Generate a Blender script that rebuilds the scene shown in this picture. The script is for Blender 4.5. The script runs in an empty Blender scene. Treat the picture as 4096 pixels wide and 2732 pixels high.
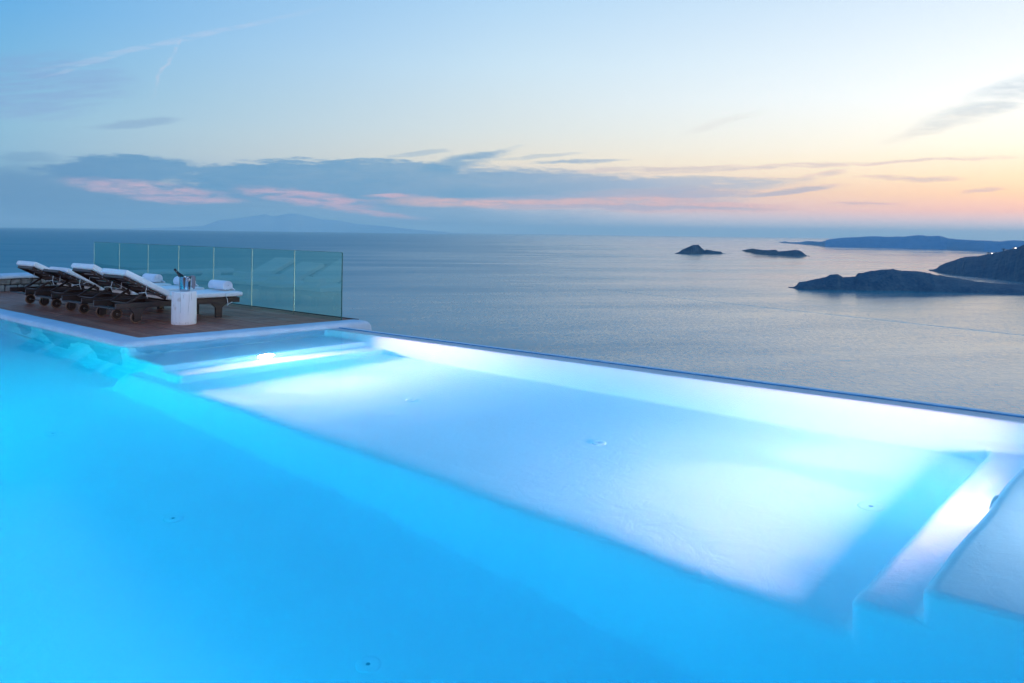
import bpy, bmesh, math, random
from mathutils import Vector, Matrix, noise
random.seed(7)
S = bpy.context.scene
COL = S.collection
pi = math.pi

# ------------------------------------------------------------------ camera
# world: X runs from the lounge deck corner towards the sea-side edge, Y runs from the pool towards the deck's far end,
# z = 0 is the deck. Camera on a tripod, level, lens shifted, a touch of roll.
F = 3350.0; PX = 2048.0; PY = 932.5; HD = 1.45
ROLL = math.atan(.0132)
CAM = Vector((-5.108, -10.925, HD))
FW = Vector((0.7542, 0.6567, 0)).normalized()
RT = Vector((0.6567, -0.7542, 0)).normalized()
cam = bpy.data.objects.new('camera', bpy.data.cameras.new('camera'))
COL.objects.link(cam)
cam.data.sensor_width = 36.0
cam.data.lens = F / 4096 * 36
cam.data.shift_y = -433.5 / 4096
cam.data.clip_start = 0.05
cam.data.clip_end = 400000
c_, s_ = math.cos(ROLL), math.sin(ROLL)
right = RT * c_ + Vector((0, 0, 1)) * s_
up = RT * -s_ + Vector((0, 0, 1)) * c_
M = Matrix((right, up, -FW)).transposed().to_4x4()
M.translation = CAM
cam.matrix_world = M
S.camera = cam

def pray(x, y):                       # direction of a photograph pixel (4096 x 2732)
    u = x - PX; v = PY - y
    X = u * c_ - v * s_; Z = u * s_ + v * c_
    return RT * X + FW * F + Vector((0, 0, 1)) * Z
def at_z(x, y, z):
    d = pray(x, y); return CAM + d * ((z - HD) / d.z)
def hor(x): return 905.5 + .0132 * x

# ------------------------------------------------------------------ node helpers
class NT:
    def __init__(s, nt): s.nt = nt; s.n = nt.nodes; s.l = nt.links
    def new(s, t, **k):
        n = s.n.new(t)
        for a, b in k.items(): setattr(n, a, b)
        return n
    def put(s, sock, v):
        if isinstance(v, E): s.l.new(v.s, sock)
        elif isinstance(v, bpy.types.NodeSocket): s.l.new(v, sock)
        elif v is not None: sock.default_value = v
    def math(s, op, a, b=None, c=None, clamp=False):
        n = s.new('ShaderNodeMath', operation=op, use_clamp=clamp)
        s.put(n.inputs[0], a)
        if b is not None: s.put(n.inputs[1], b)
        if c is not None: s.put(n.inputs[2], c)
        return E(s, n.outputs[0])
    def mix(s, f, a, b):
        n = s.new('ShaderNodeMix', data_type='RGBA')
        s.put(n.inputs[0], f); s.put(n.inputs[6], a); s.put(n.inputs[7], b)
        return n.outputs[2]
    def noise(s, vec, scale, detail=4, rough=.55, **k):
        n = s.new('ShaderNodeTexNoise'); s.put(n.inputs['Vector'], vec)
        n.inputs['Scale'].default_value = scale; n.inputs['Detail'].default_value = detail
        n.inputs['Roughness'].default_value = rough
        for a, b in k.items(): n.inputs[a].default_value = b
        return E(s, n.outputs[0])
    def comb(s, x, y, z=0.0):
        n = s.new('ShaderNodeCombineXYZ')
        for i, v in enumerate((x, y, z)): s.put(n.inputs[i], v)
        return n.outputs[0]
    def sep(s, v):
        n = s.new('ShaderNodeSeparateXYZ'); s.put(n.inputs[0], v)
        return [E(s, n.outputs[i]) for i in range(3)]
    def sstep(s, lo, hi, v):
        n = s.new('ShaderNodeMapRange', interpolation_type='SMOOTHSTEP')
        s.put(n.inputs[0], v); n.inputs[1].default_value = lo; n.inputs[2].default_value = hi
        n.inputs[3].default_value = 0; n.inputs[4].default_value = 1
        return E(s, n.outputs[0])
    def lin(s, lo, hi, v, o0=0., o1=1.):
        n = s.new('ShaderNodeMapRange'); s.put(n.inputs[0], v)
        n.inputs[1].default_value = lo; n.inputs[2].default_value = hi
        n.inputs[3].default_value = o0; n.inputs[4].default_value = o1
        return E(s, n.outputs[0])
    def ramp(s, f, stops, interp='LINEAR'):
        n = s.new('ShaderNodeValToRGB'); s.put(n.inputs[0], f)
        r = n.color_ramp; r.interpolation = interp
        while len(r.elements) < len(stops): r.elements.new(0.5)
        for e, (p, c) in zip(r.elements, stops):
            e.position = p; e.color = c if len(c) == 4 else (*c, 1)
        return n.outputs[0]
class E:
    def __init__(s, t, sock): s.t = t; s.s = sock
    def __add__(a, b): return a.t.math('ADD', a, b)
    __radd__ = __add__
    def __sub__(a, b): return a.t.math('SUBTRACT', a, b)
    def __rsub__(a, b): return a.t.math('SUBTRACT', b, a)
    def __mul__(a, b): return a.t.math('MULTIPLY', a, b)
    __rmul__ = __mul__
    def __truediv__(a, b): return a.t.math('DIVIDE', a, b)

def lin1(c): c /= 255.; return c / 12.92 if c <= .04045 else ((c + .055) / 1.055) ** 2.4
def rgb(r, g, b): return (lin1(r), lin1(g), lin1(b), 1.0)

# ------------------------------------------------------------------ sky (dusk, glow low on the right)
W = bpy.data.worlds.new('World'); S.world = W; W.use_nodes = True
W.node_tree.nodes.clear()
T = NT(W.node_tree)
tc = T.new('ShaderNodeTexCoord')
def dot(v):
    n = T.new('ShaderNodeVectorMath', operation='DOT_PRODUCT')
    T.l.new(tc.outputs['Generated'], n.inputs[0]); n.inputs[1].default_value = v
    return E(T, n.outputs['Value'])
du, dv, dz = dot(RT), dot(FW), dot((0, 0, 1))
hr = T.math('SQRT', du * du + dv * dv + 1e-6)
tel = T.math('MAXIMUM', dz / hr, 0.0)
az = T.math('ARCTAN2', du, dv)
front = T.sstep(.2, .45, dv)
fac = tel / (tel + .3)
def P(t): return t / (t + .3)
rL = T.ramp(fac, [(P(0), rgb(66, 124, 154)), (P(.03), rgb(84, 138, 170)), (P(.075), rgb(142, 184, 208)), (P(.11), rgb(140, 188, 214)), (P(.15), rgb(124, 182, 216)),
                  (P(.23), rgb(98, 170, 222)), (P(.6), rgb(72, 146, 214)), (P(2.5), (.02, .30, .82))])
rC = T.ramp(fac, [(P(0), (.74, .76, .74)), (P(.02), (.68, .69, .74)), (P(.05), rgb(222, 200, 196)), (P(.085), rgb(240, 229, 208)), (P(.123), rgb(224, 230, 226)),
                  (P(.2), rgb(202, 226, 240)), (P(.28), rgb(176, 212, 240)), (P(.6), rgb(108, 172, 226)), (P(2.5), (.02, .30, .82))])
rR = T.ramp(fac, [(P(0), (1.15, 1.02, .92)), (P(.018), (1.5, .92, .74)), (P(.03), (1.6, .75, .44)), (P(.048), (1.5, .86, .40)), (P(.066), (1.4, .97, .54)),
                  (P(.1), (1.25, 1.10, .85)), (P(.157), (1.10, 1.10, 1.06)), (P(.245), rgb(232, 243, 252)), (P(.6), rgb(136, 190, 232)), (P(2.5), (.02, .30, .82))])
rS = T.ramp(fac, [(P(0), (1.2, 1.0, .9)), (P(.04), (2.4, 1.8, 1.1)), (P(.1), (3.2, 2.9, 2.1)), (P(.2), (2.6, 2.6, 2.3)), (P(.32), (1.0, 1.25, 1.45)), (P(.7), rgb(130, 186, 236)), (P(2.5), (.02, .30, .82))])
rB = T.ramp(fac, [(P(0), (3.0, 2.6, 2.9)), (P(.12), (2.8, 2.5, 2.8)), (P(.22), (.25, .52, .9)), (P(.7), rgb(84, 146, 210)), (P(2.5), (.02, .30, .82))])  # bright low band behind the camera, added to light camera-facing deck things
sky = T.mix(T.lin(-.56, 0, az), rL, rC)
sky = T.mix(T.lin(0, .56, az), sky, rR)
sky = T.mix(T.sstep(.56, 1.0, az), sky, rS)
back = T.sstep(1.0, 2.1, T.math('ABSOLUTE', az - .25))
sky = T.mix(back, sky, rB)
# clouds: U along the horizon, V above it, both in one fine angular unit
azc = T.math('MINIMUM', T.math('MAXIMUM', az, -1.2), 1.2)
U = 1175 + 1923 * T.math('TANGENT', azc)
V = tel / T.math('COSINE', azc) * 1923
nv = T.comb(U * .0034, V * .019, 0.0)
n1 = T.noise(nv, 1.3, 4, .6); n2 = T.noise(T.comb(U * .0034 + 17, V * .019 + 5, 3.0), 1.6, 5, .62)
fine = T.noise(T.comb(U * .012, V * .07, 1.0), 1.0, 5, .65)
wisp = T.noise(T.comb(U * .006 + V * .012, V * .09 - U * .008, 4.0), 1.0, 4, .6)
fine2 = T.noise(T.comb(U * .03, V * .16, 8.0), 1.0, 4, .65)
rag_n = (fine - .5) * .75 + (fine2 - .5) * .45
Uw = U + (n1 - .5) * 60
Vw = V + (n2 - .5) * 26 + (fine - .5) * 9
def blob(x, y, rx, ry, slope=0., soft=.5, warp=1., rag=1.6):
    """x, y: photo position at 2351 px width; slope: rise per unit to the right"""
    v0 = hor(x * 1.7423) / 1.7423 - y
    uu = (Uw if warp else U) - x
    vv = (Vw if warp else V) - v0 - uu * slope
    a = uu / rx; b = vv / ry
    e = a * a + b * b + rag_n * rag
    return T.sstep(1 + soft, max(0., 1 - soft), e)
def add_c(sky, masks, colr, alpha, tex=None):
    m = None
    for k in masks:
        m = k if m is None else T.math('MAXIMUM', m, k)
    if tex is not None: m = m * tex
    return T.mix(m * front * alpha, sky, colr)
sky = add_c(sky, [blob(90, 185, 190, 55, .0, .9), blob(60, 230, 150, 40, 0, .9)], rgb(132, 156, 206), .5, T.sstep(.25, .65, wisp))
sky = add_c(sky, [blob(310, 283, 90, 9, .12, .9)], rgb(128, 160, 195), .5)
sky = add_c(sky, [blob(400, 92, 300, 7, .235, .9), blob(220, 138, 120, 6, .33, .9)], rgb(202, 206, 228), .32, T.sstep(.3, .65, fine))
sky = add_c(sky, [blob(374, 152, 34, 9, 1.9, .9)], rgb(204, 206, 226), .4, T.sstep(.3, .6, fine))
# grey-blue bank left to centre
bankcol = T.ramp(T.lin(0, 2351, U), [(0, rgb(96, 140, 180)), (.2, rgb(92, 148, 188)), (.45, rgb(112, 160, 194)), (.65, rgb(176, 186, 202)), (1, rgb(214, 200, 196))])
sky = add_c(sky, [blob(20, 455, 330, 66, .0, .6), blob(560, 480, 800, 46, -.02, .8)], bankcol, .75)
sky = add_c(sky, [blob(270, 388, 185, 33, .02, .30, 1, 1.9), blob(800, 420, 410, 54, -.01, .22, 1, 1.9), blob(1180, 425, 380, 38, -.02, .5, 1, 2.4)], bankcol, .95, T.lin(.2, .62, n2, .82, 1.0) * T.lin(.25, .6, fine2, .88, 1.0))
sky = add_c(sky, [blob(960, 352, 60, 5, .1, .9, 1, 3.5), blob(1120, 352, 60, 7, .25, .9, 1, 3.5), blob(1240, 360, 90, 5, .1, .9, 1, 3.5), blob(60, 360, 70, 12, .0, .9, 1, 3)], bankcol, .38)
sky = add_c(sky, [blob(1055, 372, 90, 15, .22, .9, 1, 3), blob(1500, 425, 330, 17, .04, .6), blob(1340, 452, 330, 22, -.0, .7), blob(1320, 372, 100, 4, .04, .9, 1, 3)], bankcol, .8, T.sstep(.18, .5, fine))
# pink undersides
pink = T.ramp(T.lin(0, 2351, U), [(0, rgb(200, 176, 196)), (.3, rgb(226, 180, 192)), (.6, rgb(244, 190, 188)), (1, rgb(250, 196, 180))])
sky = add_c(sky, [blob(340, 437, 190, 19, -.09, .7, 1, 2.6), blob(420, 457, 130, 10, -.02, .7, 1, 2.6), blob(700, 455, 150, 17, -.10, .7, 1, 2.6), blob(850, 487, 120, 7, -.1, .8, 1, 2.4), blob(900, 452, 60, 4, 0, .9, 1, 3),
                  ],pink, .9, T.sstep(.30, .6, fine) * T.sstep(.15, .5, wisp))
sky = add_c(sky, [blob(1130, 466, 230, 11, .0, .8), blob(1390, 464, 230, 14, .05, .8), blob(1560, 474, 240, 12, .0, .9)], rgb(250, 192, 178), .85, T.sstep(.22, .55, fine))
sky = add_c(sky, [blob(1500, 446, 230, 9, .03, .5, 1, 2.4), blob(1230, 452, 150, 6, .04, .6, 1, 2.4), blob(1800, 440, 100, 7, .1, .6, 1, 2.4), blob(1420, 476, 300, 5, .0, .8, 1, 2.4)], rgb(176, 180, 200), .55)
sky = add_c(sky, [blob(1540, 440, 190, 11, .02, .8), blob(1820, 437, 110, 8, .10, .8), blob(2090, 408, 110, 6, .0, .8), blob(1990, 468, 80, 4, .03, .8),
                  blob(1900, 378, 420, 5, .06, .9), blob(1500, 387, 200, 6, .03, .9), blob(1890, 400, 50, 9, .2, .9), blob(2250, 437, 50, 5, .1, .9)], rgb(200, 184, 190), .5, T.sstep(.25, .55, fine))
sky = add_c(sky, [blob(2330, 198, 110, 22, .25, .8), blob(2250, 250, 150, 26, .32, .9)], rgb(184, 198, 208), .62, T.sstep(.3, .62, fine) * .6 + T.sstep(.3, .7, n2) * .4)
sky = add_c(sky, [blob(2160, 285, 130, 15, .34, .9), blob(1660, 280, 90, 9, .3, .9)], rgb(226, 220, 214), .3, T.sstep(.3, .6, wisp))
bg = T.new('ShaderNodeBackground'); T.l.new(sky, bg.inputs[0]); bg.inputs[1].default_value = 1.10
wo = T.new('ShaderNodeOutputWorld'); T.l.new(bg.outputs[0], wo.inputs[0])

# the sun is just under the horizon: only a faint wide glow is left of it
sd = bpy.data.lights.new('sun', 'SUN'); sd.energy = .03; sd.angle = math.radians(70); sd.color = (1, .72, .5)
so = bpy.data.objects.new('sun', sd); COL.objects.link(so)
sdir = (FW * math.cos(.62) + RT * math.sin(.62)) + Vector((0, 0, .09))
so.rotation_euler = sdir.to_track_quat('Z', 'Y').to_euler()

S.view_settings.view_transform = 'Standard'; S.view_settings.look = 'None'
S.view_settings.exposure = 0; S.view_settings.gamma = 1
cy = S.cycles
cy.max_bounces = 12; cy.transmission_bounces = 10; cy.diffuse_bounces = 8; cy.glossy_bounces = 5
cy.volume_bounces = 1; cy.transparent_max_bounces = 8
cy.caustics_refractive = True; cy.caustics_reflective = False
cy.sample_clamp_indirect = 12; cy.blur_glossy = .5
cy.use_denoising = True

# ------------------------------------------------------------------ materials
def mat(name):
    m = bpy.data.materials.new(name); m.use_nodes = True
    t = NT(m.node_tree); return m, t, t.n['Principled BSDF']
def bump(t, b, h, strength=.3, dist=.01):
    n = t.new('ShaderNodeBump'); n.inputs['Strength'].default_value = strength; n.inputs['Distance'].default_value = dist
    t.put(n.inputs['Height'], h); t.l.new(n.outputs[0], b.inputs['Normal']); return n
def simple(name, col, rough=.6, var=.0, scale=20, bstr=0, metallic=0, spec=None, stretch=None):
    m, t, b = mat(name)
    b.inputs['Roughness'].default_value = rough; b.inputs['Metallic'].default_value = metallic
    if spec is not None: b.inputs['Specular IOR Level'].default_value = spec
    if var or bstr:
        co = t.new('ShaderNodeTexCoord').outputs['Object']
        if stretch:
            x, y, z = t.sep(co); co = t.comb(x * stretch[0], y * stretch[1], z * stretch[2])
        n = t.noise(co, scale, 5, .6)
        lo = tuple(c * (1 - var) for c in col) + (1,); hi = tuple(min(1, c * (1 + var)) for c in col) + (1,)
        t.l.new(t.ramp(n, [(.3, lo), (.7, hi)]), b.inputs['Base Color'])
        if bstr: bump(t, b, n, bstr, .01)
    else: b.inputs['Base Color'].default_value = (*col, 1)
    return m
def plaster():
    m, t, b = mat('white_pool_plaster')
    co = t.new('ShaderNodeTexCoord').outputs['Object']
    n = t.noise(co, 1.3, 5, .6); f = t.noise(co, 14, 6, .65); g = t.noise(co, 4, 4, .6, Distortion=1.2)
    t.l.new(t.ramp(n, [(.3, (.84, .86, .89)), (.7, (.88, .90, .93))]), b.inputs['Base Color'])
    b.inputs['Roughness'].default_value = .8
    bump(t, b, f * .4 + g * 1.2, .30, .02)
    return m
def coping_m():
    m, t, b = mat('white_cement_coping')
    co = t.new('ShaderNodeTexCoord').outputs['Object']
    n = t.noise(co, 2.2, 6, .65); f = t.noise(co, 60, 5, .7); g = t.noise(co, 9, 4, .6)
    t.l.new(t.ramp(n, [(.25, (.44, .54, .62)), (.75, (.58, .68, .76))]), b.inputs['Base Color'])
    b.inputs['Roughness'].default_value = .7
    bump(t, b, f + g * 1.2, .5, .008)
    return m
def deck_m():
    m, t, b = mat('weathered_teak_planks')
    g = t.new('ShaderNodeNewGeometry'); co = t.new('ShaderNodeTexCoord').outputs['Object']
    x, y, z = t.sep(co); r = E(t, g.outputs['Random Per Island'])
    grain = t.noise(t.comb(x * 60, y * 2.2 + r * 40, z), 1.0, 6, .65)
    blot = t.noise(co, 1.7, 5, .65)
    c1 = t.ramp(r, [(0, (.22, .055, .032)), (.35, (.44, .125, .070)), (.7, (.32, .082, .048)), (1, (.58, .21, .12))])
    c2 = t.ramp(grain, [(.3, (.18, .040, .024)), (.75, (.60, .19, .115))])
    c = t.mix(.5, c1, c2)
    c = t.mix(t.sstep(.5, .75, blot) * .4, c, (.30, .17, .14, 1))
    t.l.new(c, b.inputs['Base Color'])
    t.put(b.inputs['Roughness'], t.lin(.3, .7, blot, .38, .62))
    b.inputs['Specular IOR Level'].default_value = .18
    bump(t, b, grain, .4, .003)
    return m
def darkwood_m():
    m, t, b = mat('dark_stained_hardwood')
    co = t.new('ShaderNodeTexCoord').outputs['Object']
    x, y, z = t.sep(co)
    n = t.noise(t.comb(x * 4, y * 30, z * 30), 1.0, 5, .6)
    t.l.new(t.ramp(n, [(.3, (.020, .010, .009)), (.75, (.060, .028, .022))]), b.inputs['Base Color'])
    b.inputs['Roughness'].default_value = .5
    bump(t, b, n, .3, .003)
    return m
def fabric_m(name, col, scale=500):
    m, t, b = mat(name)
    co = t.new('ShaderNodeTexCoord').outputs['Object']
    n = t.noise(co, scale, 2, .5); w = t.noise(co, 9, 4, .6)
    t.l.new(t.ramp(w, [(.3, tuple(c * .93 for c in col)), (.7, col)]), b.inputs['Base Color'])
    b.inputs['Roughness'].default_value = .9; b.inputs['Sheen Weight'].default_value = .25
    bump(t, b, n * .3 + w * 1.5, .35, .012)
    return m
def glass_m():
    m = bpy.data.materials.new('clear_green_glass'); m.use_nodes = True
    t = NT(m.node_tree); t.n.clear()
    g = t.new('ShaderNodeBsdfGlass'); g.inputs['IOR'].default_value = 1.5
    g.inputs['Color'].default_value = (.81, .965, .91, 1); g.inputs['Roughness'].default_value = 0
    o = t.new('ShaderNodeOutputMaterial'); t.l.new(g.outputs[0], o.inputs[0])
    return m
def water_m():
    m = bpy.data.materials.new('pool_water'); m.use_nodes = True
    t = NT(m.node_tree); t.n.clear()
    co = t.new('ShaderNodeTexCoord').outputs['Object']
    n = t.noise(co, 1.1, 3, .5)
    bp = t.new('ShaderNodeBump'); bp.inputs['Strength'].default_value = .025; bp.inputs['Distance'].default_value = .01
    t.put(bp.inputs['Height'], n)
    rf = t.new('ShaderNodeBsdfRefraction'); rf.inputs['IOR'].default_value = 1.333; rf.inputs['Roughness'].default_value = 0
    gs = t.new('ShaderNodeBsdfGlossy'); gs.inputs['Roughness'].default_value = .01
    fr = t.new('ShaderNodeFresnel'); fr.inputs['IOR'].default_value = 1.333
    for q in (rf, gs, fr): t.l.new(bp.outputs[0], q.inputs['Normal'])
    g = t.new('ShaderNodeMixShader'); t.put(g.inputs[0], E(t, fr.outputs[0]) * WATER_REFL); t.l.new(rf.outputs[0], g.inputs[1]); t.l.new(gs.outputs[0], g.inputs[2])
    va = t.new('ShaderNodeVolumeAbsorption'); va.inputs['Color'].default_value = (.0, .82, .99, 1); va.inputs['Density'].default_value = WATER_D
    vs = t.new('ShaderNodeVolumeScatter'); vs.inputs['Color'].default_value = (.08, .84, 1.0, 1); vs.inputs['Density'].default_value = WATER_S; vs.inputs['Anisotropy'].default_value = .35
    ad = t.new('ShaderNodeAddShader'); t.l.new(va.outputs[0], ad.inputs[0]); t.l.new(vs.outputs[0], ad.inputs[1])
    m.cycles.homogeneous_volume = True
    o = t.new('ShaderNodeOutputMaterial'); t.l.new(g.outputs[0], o.inputs[0]); t.l.new(ad.outputs[0], o.inputs[1])
    return m
WATER_REFL = .2
WATER_D = .295; WATER_S = .085
def emis(name, col, st):
    m = bpy.data.materials.new(name); m.use_nodes = True
    t = NT(m.node_tree); t.n.clear()
    e = t.new('ShaderNodeEmission'); e.inputs[0].default_value = (*col, 1); e.inputs[1].default_value = st
    o = t.new('ShaderNodeOutputMaterial'); t.l.new(e.outputs[0], o.inputs[0]); return m
def sea_m():
    m, t, b = mat('open_sea')
    g = t.new('ShaderNodeNewGeometry'); pos = g.outputs['Position']
    # x along the view's right, y along the view: waves stretched side to side as the swell runs
    def d2(v):
        n = t.new('ShaderNodeVectorMath', operation='DOT_PRODUCT'); t.l.new(pos, n.inputs[0]); n.inputs[1].default_value = v; return E(t, n.outputs['Value'])
    u, v = d2(RT), d2(FW)
    w1 = t.noise(t.comb(u * .10, v * .22), 1.0, 5, .65)
    w2 = t.noise(t.comb(u * .022, v * .05 + 9), 1.0, 4, .6)
    st = t.noise(t.comb(u * .0012 + v * .0006, v * .0045 - u * .0012), 1.0, 5, .6)
    st2 = t.noise(t.comb(u * .0003, v * .0011), 1.0, 4, .6, Distortion=.6)
    gr = t.noise(t.comb(u * .34, v * .12, 2.0), 1.0, 3, .6)
    gr2 = t.noise(t.comb(u * .05, v * .03, 5.0), 1.0, 3, .6)
    t.l.new(t.ramp(gr * .7 + gr2 * .3, [(.34, (.001, .12, .16)), (.66, (.004, .27, .33))]), b.inputs['Base Color'])
    calm = t.sstep(-1.1, .9, (u + (st2 - .5) * 1500) / (v * .32 + 700))          # open windy sea to the left, sheltered bay to the right
    b.inputs['IOR'].default_value = 1.42
    t.put(b.inputs['Roughness'], t.lin(.35, .7, st, .50, .60) - calm * t.lin(.3, .7, st, .47, .39) + (gr - .5) * .34 + (gr2 - .5) * .12)
    bp = bump(t, b, w1 * 1.1 + w2 * 2.5 + gr * 1.2, 1.0, 1.0)
    bp.inputs['Distance'].default_value = .3
    t.put(bp.inputs['Strength'], t.lin(.3, .7, st, .35, .75) * (1 - calm * .45))
    return m
def land_m(name, a, bcol, scale):
    m, t, b = mat(name)
    co = t.new('ShaderNodeNewGeometry').outputs['Position']
    n = t.noise(co, scale, 6, .65); n2 = t.noise(co, scale * 6, 5, .6)
    x, y, z = t.sep(co)
    c = t.ramp(n * .5 + n2 * .5, [(.40, a), (.60, bcol)])
    t.l.new(c, b.inputs['Base Color']); b.inputs['Roughness'].default_value = .95
    b.inputs['Specular IOR Level'].default_value = .1
    bump(t, b, n2, .6, 1.6)
    return m
MP = plaster(); MC = coping_m(); MD = deck_m(); MWD = darkwood_m(); MGL = glass_m(); MW = water_m(); MSEA = sea_m()
MCU = fabric_m('white_cushion_canvas', (.83, .84, .84)); MTW = fabric_m('white_towel_terry', (.85, .85, .90), 260)
MGC = fabric_m('grey_linen', (.24, .22, .25), 300)
MST = simple('polished_steel', (.62, .64, .66), .09, metallic=1)
MDS = simple('dull_steel', (.40, .42, .44), .4, metallic=1)
MRB = simple('tan_rubber', (.20, .11, .07), .6, .2, 40)
MBK = simple('dark_bottle_glass', (.012, .014, .010), .12)
MFO = simple('black_foil', (.008, .009, .012), .35)
MLB = simple('cream_label', (.6, .58, .55), .6)
MEG = simple('green_glass_edge', (.02, .13, .11), .2)
MSL = simple('pale_silicone_joint', (.19, .18, .16), .5)
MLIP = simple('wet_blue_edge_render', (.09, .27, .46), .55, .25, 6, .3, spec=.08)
MFT = simple('pool_fitting_plastic', (.55, .60, .65), .4)
MFD = simple('dark_nozzle_hole', (.20, .24, .32), .5)
MSTN = simple('grey_dry_stone', (.20, .20, .19), .9, .45, 7, .8)
MMOR = simple('dark_mortar', (.06, .058, .055), .95, .3, 20)

# ------------------------------------------------------------------ mesh helpers
def link(name, me, m, parent=None, smooth=False):
    o = bpy.data.objects.new(name, me); COL.objects.link(o)
    if m is not None:
        for k in (m if isinstance(m, (list, tuple)) else [m]): me.materials.append(k)
    if parent is not None: o.parent = parent
    if smooth:
        for p in me.polygons: p.use_smooth = True
    return o
class MB:
    def __init__(s): s.bm = bmesh.new()
    def box(s, x0, x1, y0, y1, z0, z1, bev=0, seg=2, M=None):
        r = bmesh.ops.create_cube(s.bm, size=1)
        vs = r['verts']
        for v in vs:
            v.co = Vector((x0 + (v.co.x + .5) * (x1 - x0), y0 + (v.co.y + .5) * (y1 - y0), z0 + (v.co.z + .5) * (z1 - z0)))
        if bev:
            es = list({e for v in vs for e in v.link_edges})
            rr = bmesh.ops.bevel(s.bm, geom=es, offset=bev, segments=seg, profile=.5, affect='EDGES')
            vs = list({v for f in rr['faces'] for v in f.verts} | {v for v in vs if v.is_valid})
        if M is not None:
            for v in vs: v.co = M @ v.co
        return vs
    def prism(s, pts, y0, y1, bev=0):         # polygon in x,z extruded along y
        n = len(pts)
        a = [s.bm.verts.new((p[0], y0, p[1])) for p in pts]; b = [s.bm.verts.new((p[0], y1, p[1])) for p in pts]
        fs = [s.bm.faces.new(a), s.bm.faces.new(b[::-1])]
        for i in range(n): fs.append(s.bm.faces.new((a[i], b[i], b[(i + 1) % n], a[(i + 1) % n])))
        if bev:
            es = list({e for f in fs for e in f.edges})
            bmesh.ops.bevel(s.bm, geom=es, offset=bev, segments=2, profile=.5, affect='EDGES')
    def tube(s, pts, r, n=8, cap=True):
        pts = [Vector(p) for p in pts]; rings = []
        rs = r if isinstance(r, (list, tuple)) else [r] * len(pts)
        for i, p in enumerate(pts):
            d = (pts[min(i + 1, len(pts) - 1)] - pts[max(i - 1, 0)]).normalized()
            q = d.to_track_quat('Z', 'Y')
            rings.append([s.bm.verts.new(p + q @ Vector((rs[i] * math.cos(2 * pi * k / n), rs[i] * math.sin(2 * pi * k / n), 0))) for k in range(n)])
        for a, b in zip(rings, rings[1:]):
            for k in range(n): s.bm.faces.new((a[k], a[(k + 1) % n], b[(k + 1) % n], b[k]))
        if cap: s.bm.faces.new(rings[0][::-1]); s.bm.faces.new(rings[-1])
    def lathe(s, prof, n=32, M=None, cap0=True, cap1=True):   # (r, z) profile
        rings = []
        for r, z in prof:
            ring = []
            for k in range(n):
                v = Vector((r * math.cos(2 * pi * k / n), r * math.sin(2 * pi * k / n), z))
                ring.append(s.bm.verts.new(M @ v if M is not None else v))
            rings.append(ring)
        for a, b in zip(rings, rings[1:]):
            for k in range(n): s.bm.faces.new((a[k], a[(k + 1) % n], b[(k + 1) % n], b[k]))
        if cap0: s.bm.faces.new(rings[0][::-1])
        if cap1: s.bm.faces.new(rings[-1])
    def build(s, name, m, parent=None, smooth=False, auto=None):
        bmesh.ops.recalc_face_normals(s.bm, faces=s.bm.faces)
        me = bpy.data.meshes.new(name); s.bm.to_mesh(me); s.bm.free()
        o = link(name, me, m, parent, smooth or auto is not None)
        if auto is not None: me.set_sharp_from_angle(angle=math.radians(auto))
        return o
def tag(o, label=None, cat=None, group=None, kind=None):
    if label: o['label'] = label
    if cat: o['category'] = cat
    if group: o['group'] = group
    if kind: o['kind'] = kind
    return o
def empty(name, loc=(0, 0, 0), rz=0.):
    o = bpy.data.objects.new(name, None); COL.objects.link(o); o.location = loc; o.rotation_euler = (0, 0, rz); o.empty_display_size = .2
    return o
def copy_tree(o, parent=None):
    c = o.copy(); COL.objects.link(c); c.parent = parent
    for ch in list(o.children): copy_tree(ch, c)
    return c
def wob(x, y, z, amp, sc=1.): return noise.noise(Vector((x * sc, y * sc, z * sc))) * amp

# ------------------------------------------------------------------ pool basin
ZW = -.06                      # water level
ZDEEP, ZFLOOR, ZT2, ZT1 = ZW - 2.35, ZW - 1.50, ZW - 1.12, ZW - .74
XS = -.52                      # edge of the shallow shelf
XI = 2.78                      # inner face of the sea-side wall
XO = 3.06
def breaks(keys, step):
    out = []
    for a, b in zip(keys, keys[1:]):
        n = max(1, round((b - a) / step)); out += [a + (b - a) * i / n for i in range(n)]
    return out + [keys[-1]]
xk = breaks([-5.3, -4.85, XS, -.325, XI, XO], .16)
yk = breaks([-11.7, -11.3, -9.71, -9.36, -1.70, -1.27, -.66, -.33, 13.6, 14.0], .16)
def hgt(x, y):
    if x > XI: return ZW - .028
    if x < -4.85 or y < -11.3 or y > 13.6: return ZW - .028
    if x > -.325 and y > -.33: return ZW - .028
    if x > XS and y < -9.71: return ZT1
    if x > XS and y < -9.36: return ZT2
    if x > -.325:
        if y > -1.27: return ZT1
        if y > -1.70: return ZT2
    if x > XS and y < -.66: return ZFLOOR
    return ZDEEP
ZK = [-2.75, ZDEEP, ZFLOOR, ZT2, ZT1, ZW - .028]
ZK = sorted(set(ZK))
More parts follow.
